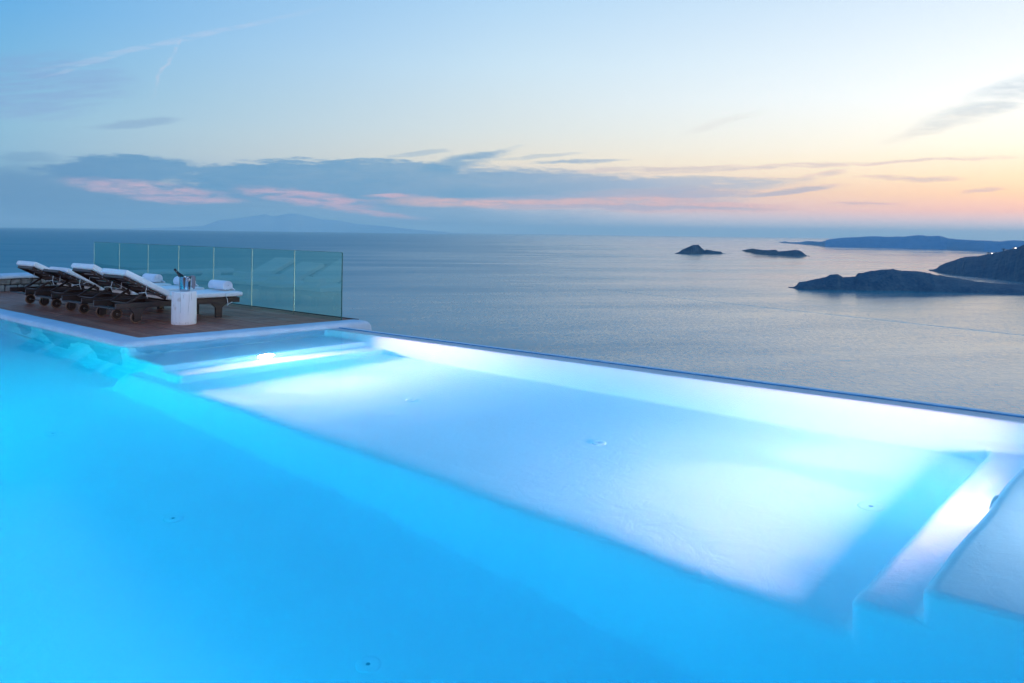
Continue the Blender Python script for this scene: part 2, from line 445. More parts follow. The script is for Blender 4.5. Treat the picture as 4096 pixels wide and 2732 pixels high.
def basin():
    bm = bmesh.new(); vd = {}
    def V_(x, y, z):
        k = (round(x, 4), round(y, 4), round(z, 4))
        if k not in vd: vd[k] = bm.verts.new((x, y, z))
        return vd[k]
    nx, ny = len(xk) - 1, len(yk) - 1
    H = [[hgt((xk[i] + xk[i + 1]) / 2, (yk[j] + yk[j + 1]) / 2) for j in range(ny)] for i in range(nx)]
    def zsteps(a, b):
        zs = [a] + [z for z in ZK if a < z < b] + [b]; o = []
        for p, q in zip(zs, zs[1:]):
            n = max(1, round((q - p) / .2)); o += [p + (q - p) * i / n for i in range(n)]
        return o + [b]
    for i in range(nx):
        for j in range(ny):
            z = H[i][j]; x0, x1, y0, y1 = xk[i], xk[i + 1], yk[j], yk[j + 1]
            bm.faces.new((V_(x0, y0, z), V_(x1, y0, z), V_(x1, y1, z), V_(x0, y1, z)))
            for (ii, jj, pa, pb) in ((i + 1, j, (x1, y0), (x1, y1)), (i, j + 1, (x1, y1), (x0, y1))):
                z2 = H[ii][jj] if ii < nx and jj < ny else -2.75
                if z2 == z: continue
                lo, hi = min(z, z2), max(z, z2)
                zs = zsteps(lo, hi)
                for p, q in zip(zs, zs[1:]):
                    bm.faces.new((V_(*pa, p), V_(*pb, p), V_(*pb, q), V_(*pa, q)))
    bmesh.ops.recalc_face_normals(bm, faces=bm.faces)
    es = [e for e in bm.edges if len(e.link_faces) == 2 and e.calc_face_angle() > .7]
    bmesh.ops.bevel(bm, geom=es, offset=.07, segments=5, profile=.5, affect='EDGES', clamp_overlap=True)
    for v in bm.verts:
        x, y, z = v.co
        n1 = wob(x, y, z, .020, 1.1) + wob(x, y, z, .006, 4); n2 = wob(x + 9, y, z, .015, 1.1) + wob(x, y + 5, z, .006, 4)
        k = 1 if z < -.3 else .25
        v.co.x += n1 * k; v.co.y += n2 * k
        if z < -.3: v.co.z += wob(x, y, z + 7, .012, 1.4)
        if x > 2.4: v.co.x += -.020 * (y + .4) + (-.05 if y > -99 else 0)
        elif y > -.2: v.co.x += .014 * y
        if XS - .02 < x < XS + .17 and abs(z - ZFLOOR) < .08 and y < -.6: v.co.z -= .07 * min(1, (XS + .17 - x) / .17) ** 2
        if z < ZFLOOR - .3 and x > -1.3 and x < XS + .02: v.co.z += .10 * max(0, (x + 1.3) / .78) ** 2 * (1 if z < ZDEEP + .1 else .3)
        # the deep wall leans a little
        if z < ZFLOOR and x < -.4: v.co.x += (z - ZFLOOR) * .2 * max(0., min(1., (x + 2.0) / 1.48))
        if z < ZFLOOR and y > .4: v.co.z = ZW - (ZW - v.co.z) * (1 - min(.27, .06 * (y - .4)))
    me = bpy.data.meshes.new('pool_basin'); bm.to_mesh(me); bm.free()
    return tag(link('pool_basin', me, MP, None, True), kind='structure')
basin()
# water: a closed body whose sides are buried in the walls
def water():
    b = MB()
    pts = [(-5.0, -11.5), (XO - .05 + .22, -11.5), (XO - .05, -.40), (XO - .05, -.15), (-.12, -.15), (.08, 13.8), (-5.0, 13.8)]
    lo = [b.bm.verts.new((x, y, -2.7)) for x, y in pts]; hi = [b.bm.verts.new((x, y, ZW)) for x, y in pts]
    b.bm.faces.new(lo[::-1]); b.bm.faces.new(hi)
    for i in range(len(pts)): b.bm.faces.new((lo[i], lo[(i + 1) % 7], hi[(i + 1) % 7], hi[i]))
    o = b.build('pool_water', MW); return tag(o, kind='structure')
water()
# sea-side lip over which the pool spills
def lip():
    bm = bmesh.new(); rows = []
    N = 120
    for i in range(N + 1):
        y = -11.7 + (11.45) * i / N; x0 = XO - .10 - .020 * (y + .4)
        w = wob(y, 0, 0, .006, 3) + wob(y, 4, 0, .003, 14)
        prof = [(-.02, -.16), (0.0, -.064), (.012, -.054), (.05, -.052 + w * .3), (.13, -.060 + w * .4), (.165 + w, -.085), (.175 + w, -.30), (.18, -1.2), (.10, -2.7)]
        rows.append([bm.verts.new((x0 + p, y, z)) for p, z in prof])
    for a, b in zip(rows, rows[1:]):
        for k in range(len(a) - 1): bm.faces.new((a[k], a[k + 1], b[k + 1], b[k]))
    bmesh.ops.recalc_face_normals(bm, faces=bm.faces)
    me = bpy.data.meshes.new('pool_edge'); bm.to_mesh(me); bm.free()
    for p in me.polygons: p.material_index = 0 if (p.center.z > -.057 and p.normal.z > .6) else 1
    tag(link('pool_edge', me, (MC, MLIP), None, True), kind='structure')
lip()
# white coping round the deck corner: swept section, outer corner rounded
def coping():
    bm = bmesh.new()
    prof = [(-.0, -.05), (-.0, .004), (.02, .012), (.12, .014), (.22, .012), (.285, .010), (.316, .003), (.333, -.016), (.340, -.05), (.338, -.16), (.336, -.4), (.334, -1.5)]
    st = []
    n = 90
    for i in range(n + 1):
        y = 13.9 * (1 - i / n); st.append((Vector((.018 * y, y, 0)), Vector((-1, 0, 0))))
    for i in range(1, 12):
        th = pi / 2 * i / 12; c, s = math.cos(th), math.sin(th); k = (c ** 4.5 + s ** 4.5) ** (-1 / 4.5)
        st.append((Vector((0, 0, 0)), Vector((-c * k, -s * k, 0))))
    m = 44
    for i in range(m + 1):
        st.append((Vector((3.50 * i / m, -.012 * i / m, 0)), Vector((0, -1, 0))))
    for i in range(1, 9):                                # rounded far end
        th = pi / 2 * i / 8; st.append((Vector((3.50 + .10 * math.sin(th), -.012, 0)), Vector((math.sin(th) * .12, -1 + .10 * (1 - math.cos(th)), 0)), -.12 * (1 - math.cos(th))))
    rows = []
    for q in st:
        p, d = q[0], q[1]; drop = q[2] if len(q) > 2 else 0
        row = []
        for a, z in prof:
            v = p + d * a; zz = z + (drop if z > -.3 else 0)
            zz += wob(v.x, v.y, 0, .003, 1.3) + wob(v.x, v.y, 3, .002, 8)
            v = v + d * (wob(v.x, v.y, 5, .006, 1.5) * (1 if a > .05 else .4) + wob(v.x, v.y, 5, .003, 9))
            row.append(bm.verts.new((v.x, v.y, zz)))
        rows.append(row)
    for a, b in zip(rows, rows[1:]):
        for k in range(len(prof) - 1): bm.faces.new((a[k], a[k + 1], b[k + 1], b[k]))
    l = rows[-1]; c = [bm.verts.new((v.co.x + .02, .1, v.co.z)) for v in l]
    for k in range(len(l) - 1): bm.faces.new((l[k], l[k + 1], c[k + 1], c[k]))
    bmesh.ops.recalc_face_normals(bm, faces=bm.faces)
    me = bpy.data.meshes.new('pool_coping'); bm.to_mesh(me); bm.free()
    tag(link('pool_coping', me, MC, None, True), kind='structure')
coping()
b = MB(); b.box(-5.9, -4.83, -12.4, 14.4, -.35, -.004, .02); b.box(-4.82, 3.3, -12.4, -11.28, -.35, -.006, .02)
tag(b.build('near_coping', MC, auto=40), kind='structure')

# ------------------------------------------------------------------ lounge deck
def deck():
    b = MB(); w = .094; gap = .006; x = .004; k = 0
    while x < 3.56:
        y = -.0; first = True
        while y < 10.2:
            L = random.uniform(1.8, 3.4) if not first else random.uniform(.6, 3.0)
            first = False
            y1 = min(y + L, 10.2)
            zz = random.uniform(-.0015, .0015)
            b.box(x, x + w, y, y1 - .004, -.025, .0 + zz, .003, 1)
            y = y1
        x += w + gap; k += 1
    for v in b.bm.verts:
        v.co.x += .018 * v.co.y * max(0., 1 - v.co.x / 3.4) + .022 * v.co.y * max(0, v.co.x / 3.4)
    o = b.build('wooden_deck', MD, auto=30); tag(o, kind='structure')
    b = MB()
    vs = b.box(.02, 3.54, -.01, 10.4, -.6, -.030)
    vs += b.box(3.56, 3.60, -.05, 10.4, -.14, .012, .004, 1)
    for v in b.bm.verts: v.co.x += .020 * v.co.y
    tag(b.build('deck_frame', MWD), kind='structure')
deck()

# glass fence
ys = [-.03, 1.33, 2.71, 4.12, 5.57, 6.99, 8.47, 9.92]
def gx(y): return 3.26 + .025 * y
gf = tag(empty('glass_fence', (gx(-.03), -.03, 0)), 'clear green frameless glass fence of seven panels along the deck edge', 'glass fence')
gl = gf.location
for k in range(7):
    y0, y1 = ys[k] + .006, ys[k + 1] - .006; x0, x1 = gx(y0) - gl.x, gx(y1) - gl.x; t = .006
    b = MB()
    q = [(x0 - t, y0 - gl.y), (x0 + t, y0 - gl.y), (x1 + t, y1 - gl.y), (x1 - t, y1 - gl.y)]
    lo = [b.bm.verts.new((a, c, -.02)) for a, c in q]; hi = [b.bm.verts.new((a, c, 1.1)) for a, c in q]
    b.bm.faces.new(lo[::-1]); b.bm.faces.new(hi)
    for i in range(4): b.bm.faces.new((lo[i], lo[(i + 1) % 4], hi[(i + 1) % 4], hi[i]))
    g = b.build('glass_panel', MGL, gf)
    b = MB(); q2 = [(a, c) for a, c in q]
    lo = [b.bm.verts.new((a, c, 1.1005)) for a, c in q2]; hi = [b.bm.verts.new((a, c, 1.107)) for a, c in q2]
    b.bm.faces.new(lo[::-1]); b.bm.faces.new(hi)
    for i in range(4): b.bm.faces.new((lo[i], lo[(i + 1) % 4], hi[(i + 1) % 4], hi[i]))
    b.build('top_edge', MEG, g)
for k in range(8):
    y = ys[k]; x = gx(y) - gl.x; b = MB()
    b.box(x - .004, x + .004, y - gl.y - (.0052 if 0 < k else .009), y - gl.y + (.0052 if 0 < k else .004), -.01, 1.10)
    b.build('panel_joint' if k else 'end_edge', MSL if k else MEG, gf)

# low stone wall at the deck's far end
sw = tag(empty('stone_wall', (1.9, 9.86, 0)), 'low dry stone wall with rounded white cap behind the loungers', 'stone wall')
b = MB(); b.box(-1.9, 1.78, .03, .40, -.1, .29); b.build('mortar', MMOR, sw)
b = MB()
for row, (z0, z1) in enumerate(((-.02, .15), (.15, .285))):
    x = -1.92 - .12 * row
    while x < 1.75:
        w = random.uniform(.14, .36)
        y = random.uniform(-.02, .012)
        vs = b.box(x + .008, x + w - .008, y, .2, z0 + .006, z1 - .006 + random.uniform(-.012, .006), .022, 2)
        for v in vs:
            v.co += Vector((wob(v.co.x, v.co.y, v.co.z, .03, 9), wob(v.co.x, v.co.y, v.co.z + 5, .025, 9), wob(v.co.x + 3, v.co.y, v.co.z, .02, 9)))
        x += w
b.build('stonework', MSTN, sw, auto=50)
b = MB()
n = 60; rows = []
for i in range(n + 1):
    x = -1.98 + 3.86 * i / n; row = []
    for k in range(17):
        th = pi * k / 16 * 1.0
        yy = .2 - math.copysign(abs(math.cos(th)) ** .5, math.cos(th)) * .25; zz = .285 + (math.sin(th) ** .6) * .11
        row.append(b.bm.verts.new((x, yy + wob(x, yy, zz, .01, 4), zz + wob(x, yy, 9, .012, 1.5))))
    rows.append(row)
for a, c in zip(rows, rows[1:]):
    for k in range(16): b.bm.faces.new((a[k], a[k + 1], c[k + 1], c[k]))
    b.bm.faces.new((a[16], a[0], c[0], c[16]))
b.bm.faces.new(rows[0]); b.bm.faces.new(rows[-1][::-1])
b.build('wall_cap', MC, sw, smooth=True)

# ------------------------------------------------------------------ sun loungers
WID = .80
def make_lounger():
    """head at x = 0, foot at x = 2.05; y = 0 is the side nearest the pool, z = 0 the deck"""
    r = empty('sun_lounger')
    b = MB()
    for y in (0, WID - .035): b.box(0, 2.05, y, y + .035, .236, .318, .004, 1)
    b.box(.0, .09, .036, WID - .036, .222, .242, .003, 1)
    b.box(2.013, 2.048, .036, WID - .036, .240, .314, .003, 1)
    b.box(.80, .86, .036, WID - .036, .245, .31, .003, 1); b.box(.30, .35, .036, WID - .036, .225, .262, .003, 1)
    b.build('frame', MWD, r)
    b = MB()
    for i in range(13): x = .86 + i * .091; b.box(x, x + .066, .02, WID - .02, .3185, .333, .003, 1)
    b.build('seat_slats', MWD, r)
    for y in (0.004, WID - .044):
        b = MB()
        b.prism([(.21, .236), (.29, .15), (.29, .045), (.385, .045), (.385, .15), (.48, .236)], y, y + .04, .003)
        b.build('wheel_leg', MWD, r)
        b = MB()
        b.prism([(1.54, .236), (1.625, .165), (1.625, 0), (1.735, 0), (1.735, .165), (1.83, .236)], y, y + .04, .003)
        yy = y + .04 if y < .1 else y - .035
        b.box(1.640, 1.720, yy, yy + .035, 0, .235, .003, 1)
        b.build('leg', MWD, r)
        wy = y + .063 if y < .1 else y - .023
        w = empty('wheel', (.335, wy, .088)); w.parent = r
        Mx = Matrix.Rotation(pi / 2, 4, 'X')
        b = MB(); b.lathe([(.070, -.017), (.084, -.017), (.088, -.010), (.088, .010), (.084, .017), (.070, .017)], 36, Mx, False, False); b.build('tyre', MRB, w, auto=35)
        b = MB(); b.lathe([(.0701, -.011), (.0701, .011)], 36, Mx); b.build('disc', MWD, w, auto=35)
        b = MB(); b.lathe([(.016, -.026), (.016, .026)], 16, Mx); b.build('hub', MDS, w, auto=35)
    b = MB(); b.tube([(.335, .05, .088), (.335, WID - .05, .088)],   .009, 10); b.build('axle', MWD, r, smooth=True)
    # backrest turned up about its hinge
    ang = math.radians(27.5); br = empty('backrest', (.79, 0, .337)); br.parent = r; br.rotation_euler = (0, ang, 0)
    b = MB()
    for y in (.045, WID - .085): b.box(-.76, 0, y, y + .04, 0, .048, .004, 1)
    b.box(-.76, -.70, .086, WID - .086, .002, .046, .003, 1); b.box(-.30, -.24, .086, WID - .086, .004, .034, .003, 1)
    for i in range(6): b.box(-.68 + i * .115, -.61 + i * .115, .086, WID - .086, .036, .0475, .002, 1)
    nf = len(b.bm.faces)
    for i in range(6):
        for y in (.0445, WID - .0445):
            b.tube([(-.66 + i * .112, y - .0016, .026), (-.66 + i * .112, y + .0016, .026)], .009, 10)
    b.bm.faces.ensure_lookup_table()
    for f in b.bm.faces[nf:]: f.material_index = 1
    b.build('back_frame', (MWD, MFD), br)
    b = MB()
    for y in (.10, WID - .13):
        p0 = Vector((.22, y, .300)); p1 = Vector((.50, y, .475)); d = (p1 - p0); L = d.length
        Mr = Matrix.Translation(p0) @ Matrix.Rotation(-math.atan2(d.z, d.x), 4, 'Y')
        b.box(0, L, 0, .03, -.018, .018, .003, 1, Mr)
    b.tube([(.235, .1, .30), (.235, WID - .1, .30)], .012, 10)
    b.build('prop', MWD, r)
    return r
def cushion_seg(x0, x1, z0, z1, y0=-.02, y1=WID + .02, puff=.012, name='cushion', parent=None, round_=.022, seed=0):
    b = MB(); nx, ny = 26, 18
    L = x1 - x0; Wd = y1 - y0; h = z1 - z0
    def edge(t, L):                     # 0 at the rim, 1 inside
        d = min(t, 1 - t) * L; r = round_
        return 1 if d > r else math.sqrt(max(0, 1 - (1 - d / r) ** 2))
    ts = [0, .004, .012, .025, .04] + [.07 + .86 * i / 18 for i in range(19)] + [.96, .975, .988, .996, 1]
    top, bot = [], []
    for s in ts:
        rt, rb = [], []
        for t in ts:
            e = edge(s, L) * .5 + .5 if edge(s, L) < 1 else 1
            e2 = edge(t, Wd) * .5 + .5 if edge(t, Wd) < 1 else 1
            k = min(e, e2); ctr = math.sin(pi * s) ** .4 * math.sin(pi * t) ** .4 if 0 < s < 1 and 0 < t < 1 else 0
            x = x0 + s * L; y = y0 + t * Wd
            wv = wob(x * 1.0 + seed, y, 1, .006, 5)
            mid = (z0 + z1) / 2
            rt.append(b.bm.verts.new((x, y, mid + (h / 2) * k + puff * ctr + wv * ctr)))
            rb.append(b.bm.verts.new((x, y, mid - (h / 2) * k)))
        top.append(rt); bot.append(rb)
    N = len(ts)
    for i in range(N - 1):
        for j in range(N - 1):
            b.bm.faces.new((top[i][j], top[i + 1][j], top[i + 1][j + 1], top[i][j + 1]))
            b.bm.faces.new((bot[i][j], bot[i][j + 1], bot[i + 1][j + 1], bot[i + 1][j]))
    for i in range(N - 1):
        b.bm.faces.new((top[i][0], bot[i][0], bot[i + 1][0], top[i + 1][0])); b.bm.faces.new((top[i][-1], top[i + 1][-1], bot[i + 1][-1], bot[i][-1]))
        b.bm.faces.new((top[0][i], top[0][i + 1], bot[0][i + 1], bot[0][i])); b.bm.faces.new((top[-1][i], bot[-1][i], bot[-1][i + 1], top[-1][i + 1]))
    o = b.build(name, MCU, parent, auto=60); return o
def tie(pts, parent, r=.0045, name='tie_string'):
    b = MB()
    for p in pts: b.tube(p, r, 6)
    return b.build(name, MCU, parent, smooth=True)
def add_cushion(r, slide=0., back_len=.78, lift=0, foot=2.09, seed=0, thick=.088):
    br = [c for c in r.children if c.name.startswith('backrest')][0]
    a = cushion_seg(-.79 + slide, -.79 + slide + back_len, .050, .050 + thick, name='back_cushion', parent=br, seed=seed, round_=.028)
    cushion_seg(.80, 1.775, .334, .410 + lift, name='seat_cushion', parent=r, seed=seed + 3)
    cushion_seg(1.785, foot, .334, .408 + lift, name='foot_cushion', parent=r, seed=seed + 6)
    j = random.uniform(-.01, .01)
    tie([[(-.40, .0, .06), (-.385, -.012, .01), (-.37, -.016, -.045 + j)], [(-.37, -.016, -.045 + j), (-.42, -.03, -.075), (-.47, -.035, -.10 + j)], [(-.37, -.016, -.045 + j), (-.35, -.03, -.07), (-.31, -.03, -.11)]], br)
    tie([[(-.47, WID - .10, .04), (-.46, WID - .14, -.02), (-.45, WID - .15, -.06)], [(-.45, WID - .15, -.06), (-.50, WID - .17, -.075), (-.53, WID - .17, -.11 + j)]], br, .005)
    tie([[(1.78, -.022, .345), (1.80, -.03, .31), (1.815, -.028, .24), (1.825, -.024, .20)], [(1.82, -.026, .215), (1.85, -.04, .23), (1.885, -.045, .245 + j)], [(1.82, -.026, .215), (1.80, -.04, .19 + j)]], r)
lo = make_lounger()
labels = ['sun lounger with white cushion nearest the wood stump stool, rightmost of the row',
          'white cushioned sun lounger second from the stump, its towel partly behind the steel bucket',
          'sun lounger whose back cushion has slid down, leaving the bare frame head showing',
          'sun lounger with white cushion farthest from the stump, beside the low stone wall']
xs = [.44, .47, .50, .53]; yl = [1.72, 3.01, 4.31, 5.58]
lg = [lo] + [copy_tree(lo) for _ in range(3)]
for k, o in enumerate(lg):
    o.location = (xs[k], yl[k], 0); o.rotation_euler = (0, 0, [0, .006, -.012, .01][k])
    tag(o, labels[k], 'sun lounger', 'dark wood sun loungers in a row on the deck')
    br = [c for c in o.children if c.name.startswith('backrest')][0]
    br.rotation_euler = (0, math.radians([27.5, 31.0, 26.0, 27.0][k]), 0)
    add_cushion(o, [0, .0, .13, .0][k], [.78, .78, .80, .78][k], seed=k * 11)

# rolled towels
def towel(loc, rz, rad, L, label, seed):
    b = MB(); pts = []; turns = 3.3; n = 90
    for i in range(n + 1):
        t = i / n; th = -turns * 2 * pi * (1 - t) - pi / 2 - .6; r = .008 + (rad - .014) * t
        pts.append(Vector((r * math.cos(th), 0, r * math.sin(th))))
    # outer layer goes over the top and its free end runs down to the cushion
    last = pts[-1]
    over = []
    for i in range(1, 26):
        th = -pi / 2 - .6 - i / 25 * (pi * 1.42); rr = rad
        over.append(Vector((rr * math.cos(th), 0, rr * math.sin(th))))
    pts += over
    e = pts[-1]; tx = rad * 1.72
    for i in range(1, 10):
        t = i / 9; pts.append(e.lerp(Vector((tx, 0, -rad + .006)), t))
    wd = .0072; m = 12; rows = []
    for j in range(m + 1):
        y = L * j / m; row = []
        for i, p in enumerate(pts):
            d = (pts[min(i + 1, len(pts) - 1)] - pts[max(i - 1, 0)]).normalized(); nrm = Vector((-d.z, 0, d.x))
            q = p + Vector((wob(p.x * 20 + seed, y * 5, p.z * 20, .002), 0, wob(p.x * 12, y * 6 + seed, p.z * 12, .003)))
            ed = wob(i * .06, j * 0, seed, .012) if j in (0, m) else 0
            row.append((b.bm.verts.new(q + nrm * wd + Vector((0, y + ed, 0))), b.bm.verts.new(q - nrm * wd + Vector((0, y + ed, 0)))))
        rows.append(row)
    N = len(pts)
    for r0, r1 in zip(rows, rows[1:]):
        for i in range(N - 1):
            b.bm.faces.new((r0[i][0], r0[i + 1][0], r1[i + 1][0], r1[i][0])); b.bm.faces.new((r0[i][1], r1[i][1], r1[i + 1][1], r0[i + 1][1]))
    for row in (rows[0], rows[-1]):
        for i in range(N - 1): b.bm.faces.new((row[i][0], row[i][1], row[i + 1][1], row[i + 1][0]))
    for i in (0, N - 1):
        for r0, r1 in zip(rows, rows[1:]): b.bm.faces.new((r0[i][0], r1[i][0], r1[i][1], r0[i][1]))
    o = b.build('rolled_towel', MTW, smooth=True); o.location = loc; o.rotation_euler = (0, 0, rz)
    return tag(o, label, 'towel', 'rolled towels at the foot ends of the loungers')
tl = ['rolled white towel fully in view on the foot end of the rightmost lounger',
      'rolled white towel half hidden behind the steel bucket and grey napkin',
      'rolled white towel on the lounger just left of the champagne bottle',
      'rolled white towel peeking over the raised head of the rightmost lounger']
for k in range(4):
    towel((2.36 + .035 * k, yl[k] + .15, .418 + .082), .0, .078, .50, tl[k], k * 7)

# ------------------------------------------------------------------ stump stool, bucket, bottle, napkin
SX, SY, SH = 1.25, 1.22, .50
def stump():
    m, t, bs = mat('bleached_white_wood')
    co = t.new('ShaderNodeTexCoord').outputs['Object']
    x, y, z = t.sep(co)
    n = t.noise(t.comb(x * 26, y * 26, z * 1.6), 1.0, 6, .65); s2 = t.noise(t.comb(x * 9, y * 9, z * .6 + 3), 1.0, 3, .5); kn = t.noise(co, 5, 2, .5)
    c = t.ramp(n, [(.15, (.78, .72, .73)), (.6, (.86, .83, .84))])
    c = t.mix(t.sstep(.60, .68, kn) * .35, c, (.45, .30, .18, 1))
    t.l.new(c, bs.inputs['Base Color']); bs.inputs['Roughness'].default_value = .75
    bump(t, bs, n, .25, .003)
    b = MB(); n_ = 96; rings = []
    cr = []   # cracks: angle from the camera side
    base = math.atan2(CAM.y - SY, CAM.x - SX)
    prof = [(.02, .0), (.97, .0), (1.0, .008), (1.005, .05), (1.0, .12), (.995, .2), (.985, .3), (.975, .4), (.965, .47), (.955, .495), (.94, .5), (.02, .5)]
    for r, z in prof:
        ring = []
        for k in range(n_):
            a = 2 * pi * k / n_; rr = .182 * r
            rr *= 1 + .02 * math.sin(3 * a + 1) + .003 * math.sin(7 * a) + .01 * math.sin(2 * a + z * 4)
            for ca, dp in cr:
                aa = ca + .04 * math.sin(z * 14 + ca * 5); dlt = (a - base - aa + pi) % (2 * pi) - pi
                if abs(dlt) < .05 and r > .5 : rr -= dp * 2.5 * max(0, 1 - abs(dlt) / .05)
            ring.append(b.bm.verts.new((rr * math.cos(a), rr * math.sin(a), z)))
        rings.append(ring)
    for a, c2 in zip(rings, rings[1:]):
        for k in range(n_): b.bm.faces.new((a[k], a[(k + 1) % n_], c2[(k + 1) % n_], c2[k]))
    b.bm.faces.new(rings[0][::-1]); b.bm.faces.new(rings[-1])
    root = empty('stump_stool', (SX, SY, 0)); tag(root, 'round white bleached tree stump stool with thin cracks in front of the loungers', 'stump stool')
    b.build('trunk', m, root, auto=50)
    # drying cracks as thin dark grooves
    b = MB()
    for ca, (z0, z1), wd in [(-.66, (.02, .12), .0012), (-.30, (.0, .5), .0011), (.36, (.0, .5), .0013), (.62, (.36, .5), .0014), (.1, (.01, .09), .0016), (.22, (.02, .07), .0012), (-.05, (.4, .46), .001)]:
        pr = None
        for i in range(26):
            z = z0 + (z1 - z0) * i / 25; a = base + ca + .035 * math.sin(z * 13 + ca * 7) + wob(z, ca, 0, .03, 9)
            rr = .182 * (1.0 - .03 * z / .5) * (1 + .02 * math.sin(3 * a + 1) + .003 * math.sin(7 * a) + .01 * math.sin(2 * a + z * 4)) + .0012
            w2 = wd * (1 - abs(2 * i / 25 - 1) ** 6 * .8) / rr
            q = [b.bm.verts.new((rr * math.cos(a + s * w2), rr * math.sin(a + s * w2), z)) for s in (-1, 1)]
            if pr: b.bm.faces.new((pr[0], pr[1], q[1], q[0]))
            pr = q
    b.build('drying_cracks', simple('crack_shadowed_wood', (.07, .06, .065), .9), root)
stump()
BX, BY = SX + .01, SY - .0
bk = tag(empty('wine_bucket', (BX, BY, SH + .002)), 'shiny steel champagne bucket with ring handles on the stump', 'wine bucket')
b = MB()
b.lathe([(.0, .0), (.070, .0), (.076, .004), (.077, .02), (.079, .03), (.092, .205), (.0955, .213), (.0955, .218), (.090, .218), (.088, .20), (.074, .03), (.0, .025)], 56, None, False, False)
bmesh.ops.remove_doubles(b.bm, verts=b.bm.verts, dist=1e-5)
b.build('bucket_body', MST, bk, auto=40)
for s, nm in ((1, 0), (-1, 1)):
    b = MB(); cx = RT * (.098 * s) - FW * .03 * 1; cx = RT * (.075 * s) - FW * .070 if s > 0 else RT * (-.090) - FW * .045
    q = []
    for i in range(25):
        a = 2 * pi * i / 24; q.append(Vector((cx.x, cx.y, .176)) + RT * (.026 * math.cos(a)) + Vector((0, 0, .026 * math.sin(a))))
    if s > 0: b.tube(q, .0065, 10, False); b.build('ring_handle', MST, bk, smooth=True)
Mk = Matrix.Translation(Vector((0, 0, .176)) + RT * .075 - FW * .068) @ (-FW).to_track_quat('Z', 'Y').to_matrix().to_4x4()
b = MB(); b.lathe([(.0, -.01), (.012, -.01), (.012, .008), (.009, .012), (.0, .013)], 20, Mk, False, False); b.build('handle_knob', MST, bk, smooth=True)
# bottle leaning to the left
bt = tag(empty('champagne_bottle', (BX, BY, SH)), 'dark green champagne bottle leaning left out of the bucket', 'bottle')
ax = (-RT * .66 + Vector((0, 0, .75)) - FW * .05).normalized()
p0 = RT * .050 + Vector((0, 0, .098))
Mb = Matrix.Translation(p0) @ ax.to_track_quat('Z', 'Y').to_matrix().to_4x4()
b = MB(); b.lathe([(.0, .004), (.036, .0), (.0415, .006), (.0415, .13), (.040, .155), (.034, .185), (.025, .215), (.0185, .24), (.0165, .258)], 40, Mb, False, False); b.build('bottle_body', MBK, bt, smooth=True)
b = MB(); b.lathe([(.0172, .256), (.0168, .285), (.0185, .290), (.0185, .308), (.0165, .318), (.0, .319)], 32, Mb, False, False); b.build('foil_neck', MFO, bt, smooth=True)
b = MB(); b.lathe([(.0178, .262), (.0178, .265)], 32, Mb, False, False); b.build('neck_band', MDS, bt, smooth=True)
b = MB()
r0 = []
for z in (.06, .10, .135):
    r0.append([b.bm.verts.new(Mb @ Vector((.042 * math.cos(a), .042 * math.sin(a), z))) for a in [2 * pi * i / 40 for i in range(41)]])
for a, c in zip(r0, r0[1:]):
    for k in range(40): b.bm.faces.new((a[k], a[k + 1], c[k + 1], c[k]))
b.build('bottle_label', MLB, bt, smooth=True)
# grey napkin over the right rim
nb = MB(); rows = []
path = [(.060, .150), (.070, .205), (.082, .232), (.100, .240), (.120, .228), (.128, .19), (.132, .13), (.133, .07), (.130, .02)]
for j in range(15):
    t = j / 14; row = []
    for i, (dx, z) in enumerate(path):
        half = .034 + .028 * max(0, i - 3) / 5
        off = (t - .5) * 2 * half
        fold = .011 * math.sin(t * pi * 5 + i * .25) * min(1, i / 3)
        sl = .022 * max(0, i - 5) / 3 * (-1)
        zz = z + (.035 * t if i > 5 else 0) * (i - 5) / 3
        p = RT * (dx + fold + (.018 * math.sin(t * pi)) * min(1, i / 4) + sl * (1 - t) * 1.2) - FW * off + Vector((0, 0, zz))
        row.append(nb.bm.verts.new(p))
    rows.append(row)
for a, c in zip(rows, rows[1:]):
    for k in range(len(path) - 1): nb.bm.faces.new((a[k], a[k + 1], c[k + 1], c[k]))
nk = nb.build('napkin', MGC, smooth=True); nk.location = (BX, BY, SH + .002)
md = nk.modifiers.new('thick', 'SOLIDIFY'); md.thickness = .006; md.offset = 0
md = nk.modifiers.new('soft', 'SUBSURF'); md.levels = 2; md.render_levels = 2
tag(nk, 'grey linen napkin draped over the right rim of the steel bucket', 'napkin')

# ------------------------------------------------------------------ underwater lamps and fittings
LM = emis('pool_lamp_white', (2.3, .88, 1.0), 1400); LG = emis('pool_lamp_cyan', (.0, .97, .90), 2500); LF = emis('added_pool_fill', (1.1, .92, 1.0), 900); LD = emis('pool_lamp_deep', (.0, .76, 1.0), 540)
def lamp(loc, d, label, m, rad=.08, group=None):
    q = Vector(d).to_track_quat('Z', 'Y').to_matrix().to_4x4(); M2 = Matrix.Identity(4) @ q
    r = tag(empty('pool_lamp', loc), label, 'pool lamp', group)
    b = MB(); b.lathe([(rad + .001, .0), (rad + .002, .016), (rad + .018, .016), (rad + .022, .008), (rad + .024, -.02)], 40, M2, False, False); b.build('bezel', MFT, r, smooth=True)
    b = MB(); b.lathe([(rad, .006), (rad * .7, .011), (0.0001, .013)], 40, M2, True, False); b.build('lens', m, r, smooth=True)
    return r
g = 'round submerged pool lamps'
lamp((1.08, -1.262 - .008, ZT1 - .175), (0, -1, -.0), 'glowing round lamp in the riser of the steps under the deck', LM, .12, g)
lamp((1.27, -9.718 + .012, ZT1 - .175), (0, 1, -.0), 'glowing round lamp in the riser of the steps at the right edge', LM, .12, g)
